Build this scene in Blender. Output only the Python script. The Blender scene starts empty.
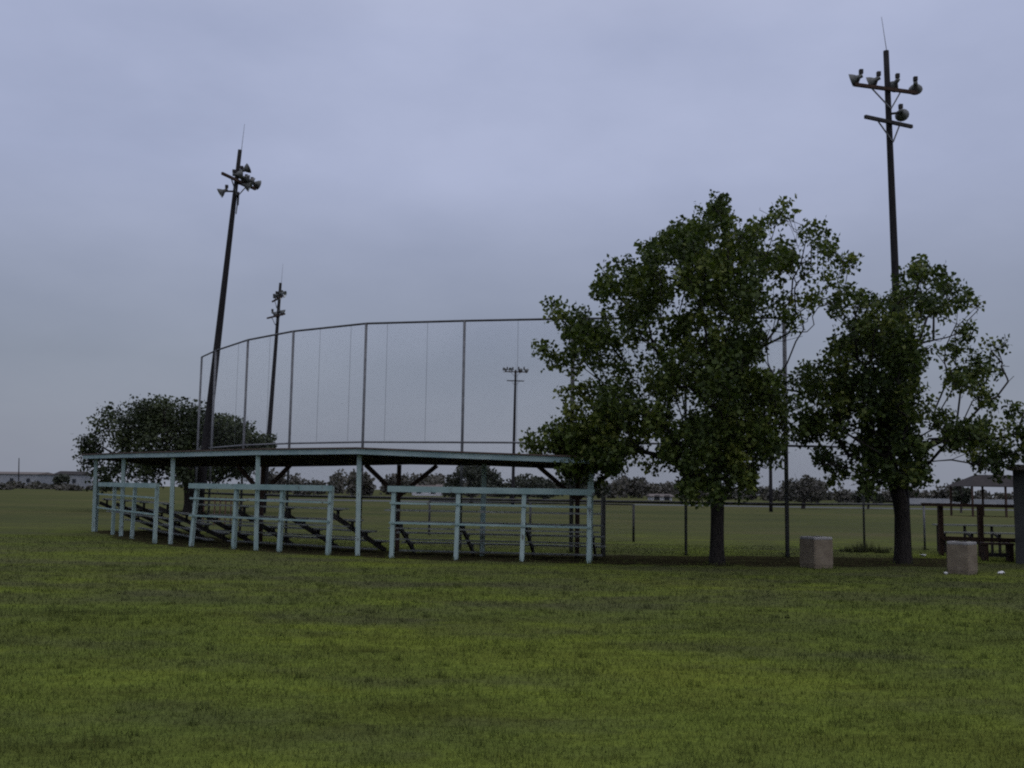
import bpy, math, random
import numpy as np
from mathutils import Vector, Matrix

random.seed(11)
rng = np.random.default_rng(11)
SC = bpy.context.scene
COL = SC.collection

# ------------------------------------------------------------------ camera
FPX, EYE = 1000.0, 1.6
PITCH, ROLL = math.atan(0.106), 0.015
Fv = np.array([0, math.cos(PITCH), math.sin(PITCH)])
R0 = np.array([1.0, 0, 0]); U0 = np.array([0, -math.sin(PITCH), math.cos(PITCH)])
Rv = math.cos(ROLL) * R0 + math.sin(ROLL) * U0
Uv = -math.sin(ROLL) * R0 + math.cos(ROLL) * U0
cam_d = bpy.data.cameras.new('camera'); cam = bpy.data.objects.new('camera', cam_d); COL.objects.link(cam)
cam_d.sensor_width = 36; cam_d.lens = FPX / 1024 * 36; cam_d.clip_start = .1; cam_d.clip_end = 5000
cam.matrix_world = Matrix(((Rv[0], Uv[0], -Fv[0], 0), (Rv[1], Uv[1], -Fv[1], 0), (Rv[2], Uv[2], -Fv[2], EYE), (0, 0, 0, 1)))
SC.camera = cam

def X(px, Y, z=0.0):
    """world x of something seen in column px, Y metres away at height z (how the survey was read)"""
    k = (px - 512) / FPX; zz = z - EYE
    return (k * (Fv[1] * Y + Fv[2] * zz) - (Rv[1] * Y + Rv[2] * zz)) / Rv[0]
def P(px, Y, z=0.0): return np.array([X(px, Y, z), Y, z])
def Zat(px, py, Y):
    d = Fv + Rv * (px - 512) / FPX + Uv * (384 - py) / FPX
    return EYE + d[2] * Y / d[1]
def A(px, py, Y):
    z = Zat(px, py, Y); return P(px, Y, z)

# ------------------------------------------------------------------ helpers
class MB:
    def __init__(s): s.v = []; s.f = []; s.n = 0; s.uv = None
    def add(s, vs, fs):
        b = s.n; s.v.extend([tuple(map(float, q)) for q in vs]); s.f.extend([tuple(i + b for i in q) for q in fs]); s.n += len(vs); return s
    def beam(s, a, b, w, h, up=(0, 0, 1)):
        a = np.array(a, float); b = np.array(b, float); d = b - a; d /= np.linalg.norm(d)
        up = np.array(up, float); side = np.cross(d, up)
        if np.linalg.norm(side) < 1e-4: side = np.cross(d, (1, 0, 0))
        side /= np.linalg.norm(side); u = np.cross(side, d)
        vs = []
        for p in (a, b):
            for sx, sy in ((-1, -1), (1, -1), (1, 1), (-1, 1)): vs.append(p + side * w / 2 * sx + u * h / 2 * sy)
        return s.add(vs, [(0, 3, 2, 1), (4, 5, 6, 7), (0, 1, 5, 4), (1, 2, 6, 5), (2, 3, 7, 6), (3, 0, 4, 7)])
    def box(s, c, dx, dy, dz, yaw=0):
        c = np.array(c, float); d = np.array([math.cos(yaw), math.sin(yaw), 0]) * dx / 2
        return s.beam(c - d, c + d, dy, dz)
    def tube(s, pts, rs, n=8, cap=True):
        pts = [np.array(p, float) for p in pts]
        if not hasattr(rs, '__len__'): rs = [rs] * len(pts)
        vs = []; ref = None
        for i, p in enumerate(pts):
            d = pts[min(i + 1, len(pts) - 1)] - pts[max(i - 1, 0)]; d /= (np.linalg.norm(d) + 1e-9)
            if ref is None: ref = np.array([1.0, 0, 0]) if abs(d[0]) < .8 else np.array([0, 1.0, 0])
            a = np.cross(d, ref); a /= (np.linalg.norm(a) + 1e-9); b = np.cross(d, a); ref = -np.cross(d, a) if False else ref
            for k in range(n):
                t = 2 * math.pi * k / n; vs.append(p + (a * math.cos(t) + b * math.sin(t)) * rs[i])
        fs = []
        for i in range(len(pts) - 1):
            for k in range(n):
                k2 = (k + 1) % n; fs.append((i * n + k, i * n + k2, (i + 1) * n + k2, (i + 1) * n + k))
        if cap: fs.append(tuple(range(n - 1, -1, -1))); fs.append(tuple((len(pts) - 1) * n + k for k in range(n)))
        return s.add(vs, fs)
    def lathe(s, o, axis, prof, n=16):
        """prof: list of (distance along axis, radius)"""
        o = np.array(o, float); ax = np.array(axis, float); ax /= np.linalg.norm(ax)
        return s.tube_profile(o, ax, prof, n)
    def tube_profile(s, o, ax, prof, n):
        ref = np.array([0, 0, 1.0]) if abs(ax[2]) < .9 else np.array([1.0, 0, 0])
        a = np.cross(ax, ref); a /= np.linalg.norm(a); b = np.cross(ax, a)
        vs = []; fs = []
        for (t, r) in prof:
            for k in range(n):
                q = 2 * math.pi * k / n; vs.append(o + ax * t + (a * math.cos(q) + b * math.sin(q)) * max(r, .001))
        for i in range(len(prof) - 1):
            for k in range(n):
                k2 = (k + 1) % n; fs.append((i * n + k, i * n + k2, (i + 1) * n + k2, (i + 1) * n + k))
        return s.add(vs, fs)
    def build(s, name, mat, parent=None, smooth=False):
        off = np.array(parent_off(parent))
        me = bpy.data.meshes.new(name); me.from_pydata([tuple(np.array(q) - off) for q in s.v], [], s.f); me.update()
        if smooth: me.polygons.foreach_set('use_smooth', [True] * len(me.polygons))
        return link(name, me, mat, parent)
def parent_off(p):
    o = np.zeros(3)
    while p is not None: o += np.array(p.location); p = p.parent
    return o
def link(name, me, mat, parent=None):
    o = bpy.data.objects.new(name, me); COL.objects.link(o); me.materials.append(mat)
    if parent is not None: o.parent = parent
    return o
def tag(o, label=None, cat=None, group=None, kind=None):
    if label: o['label'] = label
    if cat: o['category'] = cat
    if group: o['group'] = group
    if kind: o['kind'] = kind
    return o
def thing(name, loc, label, cat, group=None):
    o = bpy.data.objects.new(name, None); COL.objects.link(o); o.location = tuple(map(float, loc)); o.empty_display_size = .3
    return tag(o, label, cat, group)
def np_mesh(name, verts, tris, mat, parent=None, attr=None, nside=3):
    off = parent_off(parent); verts = (np.asarray(verts) - off).astype(np.float32); tris = np.asarray(tris, np.int32)
    me = bpy.data.meshes.new(name); me.vertices.add(len(verts)); me.vertices.foreach_set('co', verts.ravel())
    me.loops.add(tris.size); me.loops.foreach_set('vertex_index', tris.ravel())
    me.polygons.add(len(tris)); me.polygons.foreach_set('loop_start', np.arange(0, tris.size, nside, dtype=np.int32))
    me.update(calc_edges=True)
    if attr is not None:
        at = me.attributes.new('tint', 'FLOAT', 'POINT'); at.data.foreach_set('value', np.asarray(attr, np.float32))
    me.validate()
    return link(name, me, mat, parent)

# ------------------------------------------------------------------ materials
def newmat(name):
    m = bpy.data.materials.new(name); m.use_nodes = True; nt = m.node_tree; nt.nodes.clear()
    out = nt.nodes.new('ShaderNodeOutputMaterial'); return m, nt, out
def N(nt, t, **kw):
    n = nt.nodes.new(t)
    for k, v in kw.items(): setattr(n, k, v)
    return n
def ramp(nt, fac, stops):
    r = nt.nodes.new('ShaderNodeValToRGB'); e = r.color_ramp.elements
    while len(e) < len(stops): e.new(.5)
    for q, (p, c) in zip(e, stops): q.position = p; q.color = (*c, 1) if len(c) == 3 else c
    nt.links.new(fac, r.inputs[0]); return r.outputs[0]
def noise(nt, vec, scale, detail=4, rough=.55):
    n = nt.nodes.new('ShaderNodeTexNoise'); n.inputs['Scale'].default_value = scale; n.inputs['Detail'].default_value = detail; n.inputs['Roughness'].default_value = rough
    if vec is not None: nt.links.new(vec, n.inputs['Vector'])
    return n.outputs['Fac']
def mapping(nt, vec, scale):
    m = nt.nodes.new('ShaderNodeMapping'); m.inputs['Scale'].default_value = scale; nt.links.new(vec, m.inputs['Vector']); return m.outputs[0]
def mixc(nt, fac, a, b, mode='MIX'):
    m = nt.nodes.new('ShaderNodeMix'); m.data_type = 'RGBA'; m.blend_type = mode
    for sock, v in ((0, fac), (6, a), (7, b)):
        if hasattr(v, 'is_linked'): nt.links.new(v, m.inputs[sock])
        else: m.inputs[sock].default_value = (*v, 1) if hasattr(v, '__len__') and len(v) == 3 else v
    return m.outputs[2]
def surf(name, c1, c2, scale=6, rough=.8, stretch=(1, 1, 1), metal=0, spots=None, bump=.0, lo=.35, hi=.65):
    m, nt, out = newmat(name); tc = N(nt, 'ShaderNodeTexCoord'); v = mapping(nt, tc.outputs['Object'], stretch)
    col = ramp(nt, noise(nt, v, scale, 6), [(lo, c1), (hi, c2)])
    if spots:
        f = ramp(nt, noise(nt, v, spots[1], 5, .65), [(spots[2], (0, 0, 0)), (spots[2] + .06, (1, 1, 1))]); col = mixc(nt, f, col, spots[0])
    b = N(nt, 'ShaderNodeBsdfPrincipled'); nt.links.new(col, b.inputs['Base Color']); b.inputs['Roughness'].default_value = rough; b.inputs['Metallic'].default_value = metal
    b.inputs['Specular IOR Level'].default_value = .3
    if bump:
        bp = N(nt, 'ShaderNodeBump'); bp.inputs['Strength'].default_value = bump; bp.inputs['Distance'].default_value = .01
        nt.links.new(noise(nt, v, scale * 5, 4), bp.inputs['Height']); nt.links.new(bp.outputs[0], b.inputs['Normal'])
    nt.links.new(b.outputs[0], out.inputs[0]); return m

M = {}
M['teal'] = surf('teal_paint', (.31, .43, .40), (.45, .56, .525), 3, .7, (1, 1, .35), spots=((.17, .18, .165), 9, .60))
M['teal_board'] = surf('teal_board_paint', (.24, .36, .34), (.36, .475, .45), 2, .7, spots=((.15, .165, .15), 6, .60))
M['fascia'] = surf('fascia_paint', (.25, .36, .36), (.38, .48, .47), 1.4, .7, spots=((.16, .15, .13), 8, .66))
M['roofwood'] = surf('roof_wood', (.09, .082, .074), (.14, .125, .11), 5, .9, (1, 6, 1))
M['roofing'] = surf('roof_felt', (.10, .07, .055), (.15, .11, .09), 3, .95)
M['darksteel'] = surf('dark_steel', (.022, .022, .022), (.05, .042, .036), 8, .7)
M['seatwood'] = surf('seat_wood', (.19, .205, .19), (.30, .315, .29), 4, .85, spots=((.06, .06, .055), 12, .58))
M['galv'] = surf('galvanised_pipe', (.13, .135, .14), (.20, .205, .21), 5, .55, metal=.2)
M['darkpipe'] = surf('dark_pipe', (.05, .05, .05), (.10, .10, .10), 5, .6, metal=.2)
M['pole'] = surf('pole_wood', (.017, .016, .017), (.032, .029, .029), 6, .9, (4, 4, .4), bump=.4)
M['greypost'] = surf('grey_post', (.10, .10, .095), (.17, .17, .16), 6, .85, (2, 2, .5))
M['lamp'] = surf('lamp_housing', (.10, .105, .10), (.18, .185, .175), 9, .55, metal=.3)
M['reflector'] = surf('lamp_reflector', (.45, .48, .48), (.62, .64, .64), 9, .35, metal=.5)
M['bark'] = surf('bark', (.018, .015, .013), (.048, .041, .034), 9, .95, (3, 3, .7), bump=.8)
M['farbark'] = surf('far_bark', (.05, .042, .036), (.08, .07, .06), 3, .95)
M['conc'] = surf('pebble_concrete', (.20, .162, .112), (.28, .232, .165), 5, .95, spots=((.14, .11, .09), 45, .56), bump=.9)
M['conctop'] = surf('bin_lid', (.28, .27, .26), (.38, .37, .35), 7, .85)
M['black'] = surf('dark_inside', (.01, .01, .01), (.018, .018, .018), 3, .9)
M['brownwood'] = surf('brown_wood', (.045, .028, .02), (.085, .052, .038), 6, .9, (2, 2, .5))
M['block'] = surf('block_wall', (.055, .058, .055), (.085, .088, .085), 2.5, .95, spots=((.07, .075, .07), 6, .6), bump=.5)
M['slab'] = surf('roof_slab', (.14, .12, .105), (.2, .17, .15), 3, .9)
M['white'] = surf('white_wall', (.55, .56, .57), (.68, .68, .68), 1, .8)
M['palewall'] = surf('pale_wall', (.30, .32, .34), (.40, .41, .42), 1, .85)
M['paper'] = surf('paper', (.7, .7, .68), (.82, .82, .8), 30, .8)
M['redroof'] = surf('red_roof', (.028, .024, .022), (.045, .038, .034), 2, .9)
M['window'] = surf('dark_window', (.03, .035, .04), (.05, .055, .06), 2, .3)
M['asphalt'] = surf('asphalt', (.085, .09, .095), (.12, .125, .13), .3, .9)
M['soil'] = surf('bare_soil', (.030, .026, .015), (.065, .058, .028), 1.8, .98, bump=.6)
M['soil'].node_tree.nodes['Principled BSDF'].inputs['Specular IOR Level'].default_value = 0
M['slats'] = surf('slat_wood', (.12, .062, .045), (.19, .105, .075), 5, .9)

def leafmat(name, dark, mid, light, trans=.35):
    m, nt, out = newmat(name); at = N(nt, 'ShaderNodeAttribute', attribute_name='tint')
    col = ramp(nt, at.outputs['Fac'], [(0, dark), (.55, mid), (1, light)])
    d = N(nt, 'ShaderNodeBsdfPrincipled'); d.inputs['Roughness'].default_value = .55; d.inputs['Specular IOR Level'].default_value = .3; nt.links.new(col, d.inputs['Base Color'])
    t = N(nt, 'ShaderNodeBsdfTranslucent'); nt.links.new(mixc(nt, 1.0, col, (1.0, 1.1, .55), 'MULTIPLY'), t.inputs['Color'])
    mx = N(nt, 'ShaderNodeMixShader'); mx.inputs[0].default_value = trans
    nt.links.new(d.outputs[0], mx.inputs[1]); nt.links.new(t.outputs[0], mx.inputs[2]); nt.links.new(mx.outputs[0], out.inputs[0]); return m
M['leaf'] = leafmat('broad_leaf', (.042, .068, .016), (.10, .138, .026), (.20, .222, .044))
M['weed'] = leafmat('weed', (.045, .048, .026), (.075, .08, .035), (.12, .11, .055), .3)
M['leaf_b'] = leafmat('broad_leaf_olive', (.037, .061, .017), (.088, .125, .027), (.185, .205, .044))
M['oakleaf'] = leafmat('oak_leaf', (.026, .038, .015), (.050, .068, .024), (.09, .11, .04), .2)
M['farleaf'] = leafmat('far_leaf', (.036, .046, .03), (.065, .074, .048), (.10, .10, .068), .2)
M['hazed_dryleaf'] = leafmat('hazed_dry_far_leaf', (.085, .082, .07), (.13, .122, .10), (.17, .155, .125), .2)  # dry grey-brown foliage, lightened further: distance haze put into the leaf colour

# grass: same slow patches on the soil sheet and on the blades (world position)
def grass_colour(nt, tint=None):
    geo = N(nt, 'ShaderNodeNewGeometry'); pos = geo.outputs['Position']
    big = noise(nt, mapping(nt, pos, (.10, .16, 0)), 1.0, 4, .6)
    mid = noise(nt, mapping(nt, pos, (.5, 1.15, 0)), 1.0, 6, .68)
    c = ramp(nt, big, [(.36, (.118, .150, .038)), (.52, (.152, .190, .037)), (.66, (.188, .224, .037))])
    c2 = ramp(nt, mid, [(.30, (.66, .62, .66)), (.45, (.94, .92, .95)), (.55, (1.03, 1.04, 1)), (.70, (1.24, 1.20, .98))])
    c = mixc(nt, 1.0, c, c2, 'MULTIPLY')
    fleck = ramp(nt, noise(nt, mapping(nt, pos, (2.6, 5.5, 0)), 1.0, 5, .7), [(.30, (.74, .70, .74)), (.5, (1, 1, 1)), (.70, (1.22, 1.20, 1.1))])
    c = mixc(nt, 1.0, c, fleck, 'MULTIPLY')
    sp0 = N(nt, 'ShaderNodeSeparateXYZ'); nt.links.new(pos, sp0.inputs[0])
    band = N(nt, 'ShaderNodeMapRange', interpolation_type='SMOOTHSTEP'); band.inputs[1].default_value = 9; band.inputs[2].default_value = 17; band.inputs[3].default_value = 0; band.inputs[4].default_value = .12; nt.links.new(sp0.outputs[1], band.inputs[0])
    wn = N(nt, 'ShaderNodeMath', operation='ADD'); nt.links.new(noise(nt, mapping(nt, pos, (.22, .42, 0)), 1.3, 5, .65), wn.inputs[0]); nt.links.new(band.outputs[0], wn.inputs[1])
    wear = ramp(nt, wn.outputs[0], [(.50, (0, 0, 0)), (.74, (.72, .72, .72))])
    c = mixc(nt, wear, c, (.098, .096, .056))
    # beyond the fence the turf is thinner and drier
    sep = N(nt, 'ShaderNodeSeparateXYZ'); nt.links.new(pos, sep.inputs[0])
    mr = N(nt, 'ShaderNodeMapRange'); mr.inputs[1].default_value = 28; mr.inputs[2].default_value = 42; nt.links.new(sep.outputs[1], mr.inputs[0])
    far = ramp(nt, noise(nt, mapping(nt, pos, (.02, .07, 0)), 1.0, 5, .65), [(.36, (.070, .080, .046)), (.5, (.098, .104, .050)), (.64, (.138, .122, .066))])
    fm = N(nt, 'ShaderNodeMath', operation='MULTIPLY'); fm.inputs[1].default_value = .75; nt.links.new(mr.outputs[0], fm.inputs[0])
    c = mixc(nt, fm.outputs[0], c, far)
    if tint is not None:
        c = mixc(nt, 1.0, c, ramp(nt, tint, [(0, (.62, .68, .6)), (.5, (1, 1, 1)), (.86, (1.3, 1.3, 1.1)), (1, (1.7, 1.35, 1.2))]), 'MULTIPLY')
    return c, pos
m, nt, out = newmat('grass_ground'); c, pos = grass_colour(nt)
fine = ramp(nt, noise(nt, pos, 22, 4, .7), [(.3, (.65, .65, .65)), (.7, (1.2, 1.2, 1.2))]); c = mixc(nt, 1.0, c, fine, 'MULTIPLY')
b = N(nt, 'ShaderNodeBsdfPrincipled'); b.inputs['Roughness'].default_value = .95; b.inputs['Specular IOR Level'].default_value = .0; nt.links.new(c, b.inputs['Base Color'])
bp = N(nt, 'ShaderNodeBump'); bp.inputs['Strength'].default_value = .8; bp.inputs['Distance'].default_value = .04
nt.links.new(noise(nt, pos, 14, 5, .7), bp.inputs['Height']); nt.links.new(bp.outputs[0], b.inputs['Normal']); nt.links.new(b.outputs[0], out.inputs[0]); M['ground'] = m
m, nt, out = newmat('grass_blade'); at = N(nt, 'ShaderNodeAttribute', attribute_name='tint'); c, pos = grass_colour(nt, at.outputs['Fac'])
b = N(nt, 'ShaderNodeBsdfPrincipled'); b.inputs['Roughness'].default_value = .7; b.inputs['Specular IOR Level'].default_value = .2; nt.links.new(c, b.inputs['Base Color'])
t = N(nt, 'ShaderNodeBsdfTranslucent'); nt.links.new(c, t.inputs[0]); mx = N(nt, 'ShaderNodeMixShader'); mx.inputs[0].default_value = .35
nt.links.new(b.outputs[0], mx.inputs[1]); nt.links.new(t.outputs[0], mx.inputs[2]); nt.links.new(mx.outputs[0], out.inputs[0]); M['blade'] = m

# chain link: diamond wires cut out of a sheet, laid out in metres by uv
m, nt, out = newmat('chain_link'); uv = N(nt, 'ShaderNodeUVMap', uv_map='UVMap'); sep = N(nt, 'ShaderNodeSeparateXYZ'); nt.links.new(uv.outputs[0], sep.inputs[0])
wires = []
for op in ('ADD', 'SUBTRACT'):
    a = N(nt, 'ShaderNodeMath', operation=op); nt.links.new(sep.outputs[0], a.inputs[0]); nt.links.new(sep.outputs[1], a.inputs[1])
    s_ = N(nt, 'ShaderNodeMath', operation='DIVIDE'); s_.inputs[1].default_value = .075; nt.links.new(a.outputs[0], s_.inputs[0])
    fr = N(nt, 'ShaderNodeMath', operation='FRACT'); nt.links.new(s_.outputs[0], fr.inputs[0])
    ls = N(nt, 'ShaderNodeMath', operation='LESS_THAN'); ls.inputs[1].default_value = .027; nt.links.new(fr.outputs[0], ls.inputs[0]); wires.append(ls)
mxm = N(nt, 'ShaderNodeMath', operation='MAXIMUM'); nt.links.new(wires[0].outputs[0], mxm.inputs[0]); nt.links.new(wires[1].outputs[0], mxm.inputs[1])
tr = N(nt, 'ShaderNodeBsdfTransparent'); b = N(nt, 'ShaderNodeBsdfPrincipled'); b.inputs['Base Color'].default_value = (.16, .16, .165, 1); b.inputs['Roughness'].default_value = .6
mx = N(nt, 'ShaderNodeMixShader'); nt.links.new(mxm.outputs[0], mx.inputs[0]); nt.links.new(tr.outputs[0], mx.inputs[1]); nt.links.new(b.outputs[0], mx.inputs[2]); nt.links.new(mx.outputs[0], out.inputs[0]); M['link'] = m
def link_panel(a, b, z0, z1, parent, z1b=None):
    a = np.array(a[:2], float); b = np.array(b[:2], float); L = np.linalg.norm(b - a); z1b = z1 if z1b is None else z1b
    off = parent_off(parent)
    vs = [(a[0], a[1], z0), (b[0], b[1], z0), (b[0], b[1], z1b), (a[0], a[1], z1)]
    me = bpy.data.meshes.new('chain_link'); me.from_pydata([tuple(np.array(q) - off) for q in vs], [], [(0, 1, 2, 3)])
    uvl = me.uv_layers.new(name='UVMap')
    for i, q in enumerate(((0, z0), (L, z0), (L, z1b), (0, z1))): uvl.data[i].uv = q
    return link('chain_link', me, M['link'], parent)

# ------------------------------------------------------------------ world and light
w = bpy.data.worlds.new('World'); SC.world = w; w.use_nodes = True; nt = w.node_tree; nt.nodes.clear()
SUN_EL, SUN_AZ = math.radians(48), math.radians(150)      # azimuth clockwise from +Y
out = N(nt, 'ShaderNodeOutputWorld'); bg = N(nt, 'ShaderNodeBackground'); bg.inputs[1].default_value = .10
sky = N(nt, 'ShaderNodeTexSky', sky_type='NISHITA'); sky.sun_disc = False; sky.sun_elevation = SUN_EL; sky.sun_rotation = SUN_AZ; sky.dust_density = 4
tc = N(nt, 'ShaderNodeTexCoord'); sep = N(nt, 'ShaderNodeSeparateXYZ'); nt.links.new(tc.outputs['Generated'], sep.inputs[0])
elev = ramp(nt, sep.outputs[2], [(0.0, (2.28, 2.48, 3.05)), (.12, (2.2, 2.46, 3.12)), (.20, (2.62, 2.92, 3.88)), (.30, (3.45, 3.83, 5.3)), (.42, (3.55, 3.95, 5.5)), (.7, (5.8, 6.0, 7.4)), (1, (7.2, 7.3, 8.4))])
cl = noise(nt, mapping(nt, tc.outputs['Generated'], (2.4, 2.4, 5.0)), 1.0, 6, .52)
cloud = mixc(nt, 1.0, elev, ramp(nt, cl, [(.34, (.875, .885, .90)), (.66, (1.12, 1.11, 1.095))]), 'MULTIPLY')
cloud2 = mixc(nt, .10, cloud, sky.outputs[0])
nt.links.new(cloud2, bg.inputs[0]); nt.links.new(bg.outputs[0], out.inputs[0])
sd = bpy.data.lights.new('sun', 'SUN'); sd.energy = 1.0; sd.angle = math.radians(40); sd.color = (1, .95, .88)
so = bpy.data.objects.new('sun', sd); COL.objects.link(so)
sv = Vector((math.sin(SUN_AZ) * math.cos(SUN_EL), math.cos(SUN_AZ) * math.cos(SUN_EL), math.sin(SUN_EL)))
so.rotation_euler = (-sv).to_track_quat('-Z', 'Y').to_euler(); so.location = (0, 0, 60)
SC.view_settings.view_transform = 'Standard'; SC.view_settings.look = 'None'; SC.view_settings.exposure = 0.18; SC.view_settings.gamma = 1
SC.render.engine = 'CYCLES'; SC.cycles.max_bounces = 6; SC.cycles.transparent_max_bounces = 24; SC.cycles.volume_bounces = 0
SC.cycles.use_denoising = False; SC.cycles.pixel_filter_type = 'BLACKMAN_HARRIS'; SC.cycles.filter_width = 2.1

# haze
m, nt, out = newmat('haze'); pv = N(nt, 'ShaderNodeVolumePrincipled'); pv.inputs['Color'].default_value = (.82, .86, .95, 1); pv.inputs['Density'].default_value = .0015
nt.links.new(pv.outputs[0], out.inputs['Volume'])
hz = MB().box((0, 280, 8), 1500, 1500, 18).build('haze', m); tag(hz, kind='stuff', label='thin damp haze over the playing fields')

# ------------------------------------------------------------------ ground
g = MB().add([(-740, -460, 0), (740, -460, 0), (740, 1020, 0), (-740, 1020, 0)], [(0, 1, 2, 3)]).build('ground', M['ground']); tag(g, 'mown grass field with dull patches', kind='structure')
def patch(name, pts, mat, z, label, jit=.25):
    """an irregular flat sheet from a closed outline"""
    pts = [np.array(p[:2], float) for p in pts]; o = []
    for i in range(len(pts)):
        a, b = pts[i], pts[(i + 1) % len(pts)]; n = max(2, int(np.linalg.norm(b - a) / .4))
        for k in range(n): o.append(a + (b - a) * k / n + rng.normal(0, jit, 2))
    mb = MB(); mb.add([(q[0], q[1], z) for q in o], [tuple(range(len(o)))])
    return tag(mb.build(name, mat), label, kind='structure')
rd = MB().add([(-34, 121, .004), (110, 124, .004), (110, 135, .004), (-34, 132, .004)], [(0, 1, 2, 3)]).build('road', M['asphalt']); tag(rd, 'grey road across the far side of the field', kind='structure')

# bleacher plan
BL = {'a': (P(96, 34.3), P(154.6, 27.6)), 'b': (P(191, 26.6), P(328, 24.0)), 'c': (P(391.5, 23.3), P(589, 22.6))}
def inward(a, b):
    d = (b - a) / np.linalg.norm(b - a); n = np.array([-d[1], d[0], 0]); return d, n
strip = []
for k in 'abc':
    a, b = BL[k]; d, n = inward(a, b); strip.append((a - n * .2, b - n * .2, a + n * 2.5, b + n * 2.5))
outline = [strip[0][0], strip[0][1], strip[1][0], strip[1][1], strip[2][0], strip[2][1], np.array([5.0, 22.4]), np.array([10.2, 23.2]), np.array([11.5, 24.3]), np.array([11.0, 26.2]), np.array([6, 25.9]), np.array([4.0, 25.6]), strip[2][3], strip[2][2], strip[1][3], strip[1][2], strip[0][3], strip[0][2]]
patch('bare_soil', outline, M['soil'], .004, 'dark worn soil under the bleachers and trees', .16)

# grass blades: thinner with distance, well beyond the frame on both sides
def grass():
    bands = [(2.2, 8, 1700, .0058, .046), (8, 13, 800, .0085, .05), (13, 20, 300, .013, .055), (20, 31, 90, .02, .06)]
    V = []; T = []; n0 = 0
    for (y0, y1, dens, wd, ht) in bands:
        hw = .56 * y1 + 3.5; n = int(dens * (y1 - y0) * 2 * hw)
        x = rng.uniform(-hw, hw, n); y = rng.uniform(y0, y1, n)
        keep = np.abs(x) < .56 * y + 3.5; x = x[keep]; y = y[keep]
        # tufts
        lump = np.sin(x * 1.7 + 1.3 * np.sin(y * 1.1)) * np.sin(y * 2.3 + 1.7 * np.sin(x * .8)) + .5 * np.sin(x * 5.1 + y * 3.3)
        h = .78 * ht * rng.uniform(.55, 1.1, len(x)) * (1 + .18 * lump)
        # keep the bare soil mostly bare
        soil = np.zeros(len(x), bool)
        for k in 'abc':
            a, b = BL[k]; d, nn = inward(a, b); q = np.stack([x - a[0], y - a[1]], 1); t = q @ d[:2]; s = q @ nn[:2]; L = np.linalg.norm(b - a)
            soil |= (t > -.8) & (t < L + .8) & (s > -.15) & (s < 2.6)
        soil |= (x > 1.5) & (x < 11) & (y > 22.6) & (y < 26)
        k = ~soil | (rng.random(len(x)) < .42); x, y, h = x[k], y[k], h[k]; n = len(x)
        az = rng.uniform(0, 2 * np.pi, n); lean = rng.uniform(.1, .8, n); la = rng.uniform(0, 2 * np.pi, n); ww = wd * rng.uniform(.6, 1.3, n) / 2
        dx, dy = np.cos(az) * ww, np.sin(az) * ww
        v = np.empty((n, 3, 3)); z0 = np.full(n, -.003)
        v[:, 0] = np.stack([x - dx, y - dy, z0], 1); v[:, 1] = np.stack([x + dx, y + dy, z0], 1)
        v[:, 2] = np.stack([x + np.cos(la) * lean * h, y + np.sin(la) * lean * h, h], 1)
        V.append(v.reshape(-1, 3)); T.append(np.repeat(np.clip(rng.normal(.45, .22, n), 0, 1), 3))
    V = np.concatenate(V); o = np_mesh('lawn_grass', V, np.arange(len(V)).reshape(-1, 3), M['blade'], None, np.concatenate(T))
    tag(o, 'short mown grass blades covering the field', 'grass', kind='stuff')
grass()

# ------------------------------------------------------------------ trees
def mst(trunk, pts, bf=.35):
    """grow a branching skeleton from the trunk chain to every point"""
    nodes = [np.array(q, float) for q in trunk]; par = [-1] + list(range(len(trunk) - 1)); plen = [0.0]
    for i in range(1, len(trunk)): plen.append(plen[-1] + np.linalg.norm(nodes[i] - nodes[i - 1]))
    pts = np.asarray(pts); n = len(pts); best = np.full(n, 1e9); bj = np.zeros(n, int); done = np.zeros(n, bool)
    def upd(j):
        c = np.linalg.norm(pts - nodes[j], axis=1) + bf * plen[j]
        # growing downwards costs more
        c = c + .5 * np.maximum(0, nodes[j][2] - pts[:, 2])
        b = (c < best) & ~done; best[b] = c[b]; bj[b] = j
    st = max(1, int(len(trunk) * .45))
    for j in range(st, len(trunk)): upd(j)
    for _ in range(n):
        i = int(np.argmin(np.where(done, 1e9, best))); j = int(bj[i]); a = nodes[j]; b = pts[i]; L = np.linalg.norm(b - a)
        done[i] = True; k = max(1, int(L / .45)); last = j
        for q in range(1, k + 1):
            t = q / k; p = a + (b - a) * t
            if q < k: p = p + rng.normal(0, .035 * L ** .5, 3); p[2] -= .10 * L * math.sin(math.pi * t) * .4
            nodes.append(p); par.append(last); plen.append(plen[last] + L / k); last = len(nodes) - 1; upd(last)
    return np.array(nodes), np.array(par)
def skeleton_mesh(nodes, par, r_trunk, rmin=.006, ntrunk=0, flare=1.35):
    n = len(nodes); kids = [[] for _ in range(n)]
    for i in range(1, n): kids[par[i]].append(i)
    w_ = np.zeros(n); e = 2.0
    for i in range(n - 1, -1, -1):
        w_[i] = sum(w_[k] for k in kids[i]) if kids[i] else 1.0
    r = w_ ** (1 / e); r = np.maximum(rmin, r * (r_trunk / r[0]))
    for i in range(ntrunk): r[i] = max(r[i], r_trunk * (1 - .25 * i / max(1, ntrunk)))
    r[0] *= flare
    if ntrunk > 2: r[1] *= 1.08
    mb = MB(); start = [(0, None)]
    while start:
        i, prev = start.pop(); chain = [] if prev is None else [prev]; rs = [] if prev is None else [min(r[prev], r[i] * 1.15)]
        while True:
            chain.append(i); rs.append(r[i])
            if not kids[i]: break
            ks = sorted(kids[i], key=lambda q: -w_[q])
            for q in ks[1:]: start.append((q, i))
            i = ks[0]
        mr = max(rs); mb.tube([nodes[q] for q in chain], rs, 10 if mr > .08 else (6 if mr > .025 else 3), cap=False)
    return mb, r, kids
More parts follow.
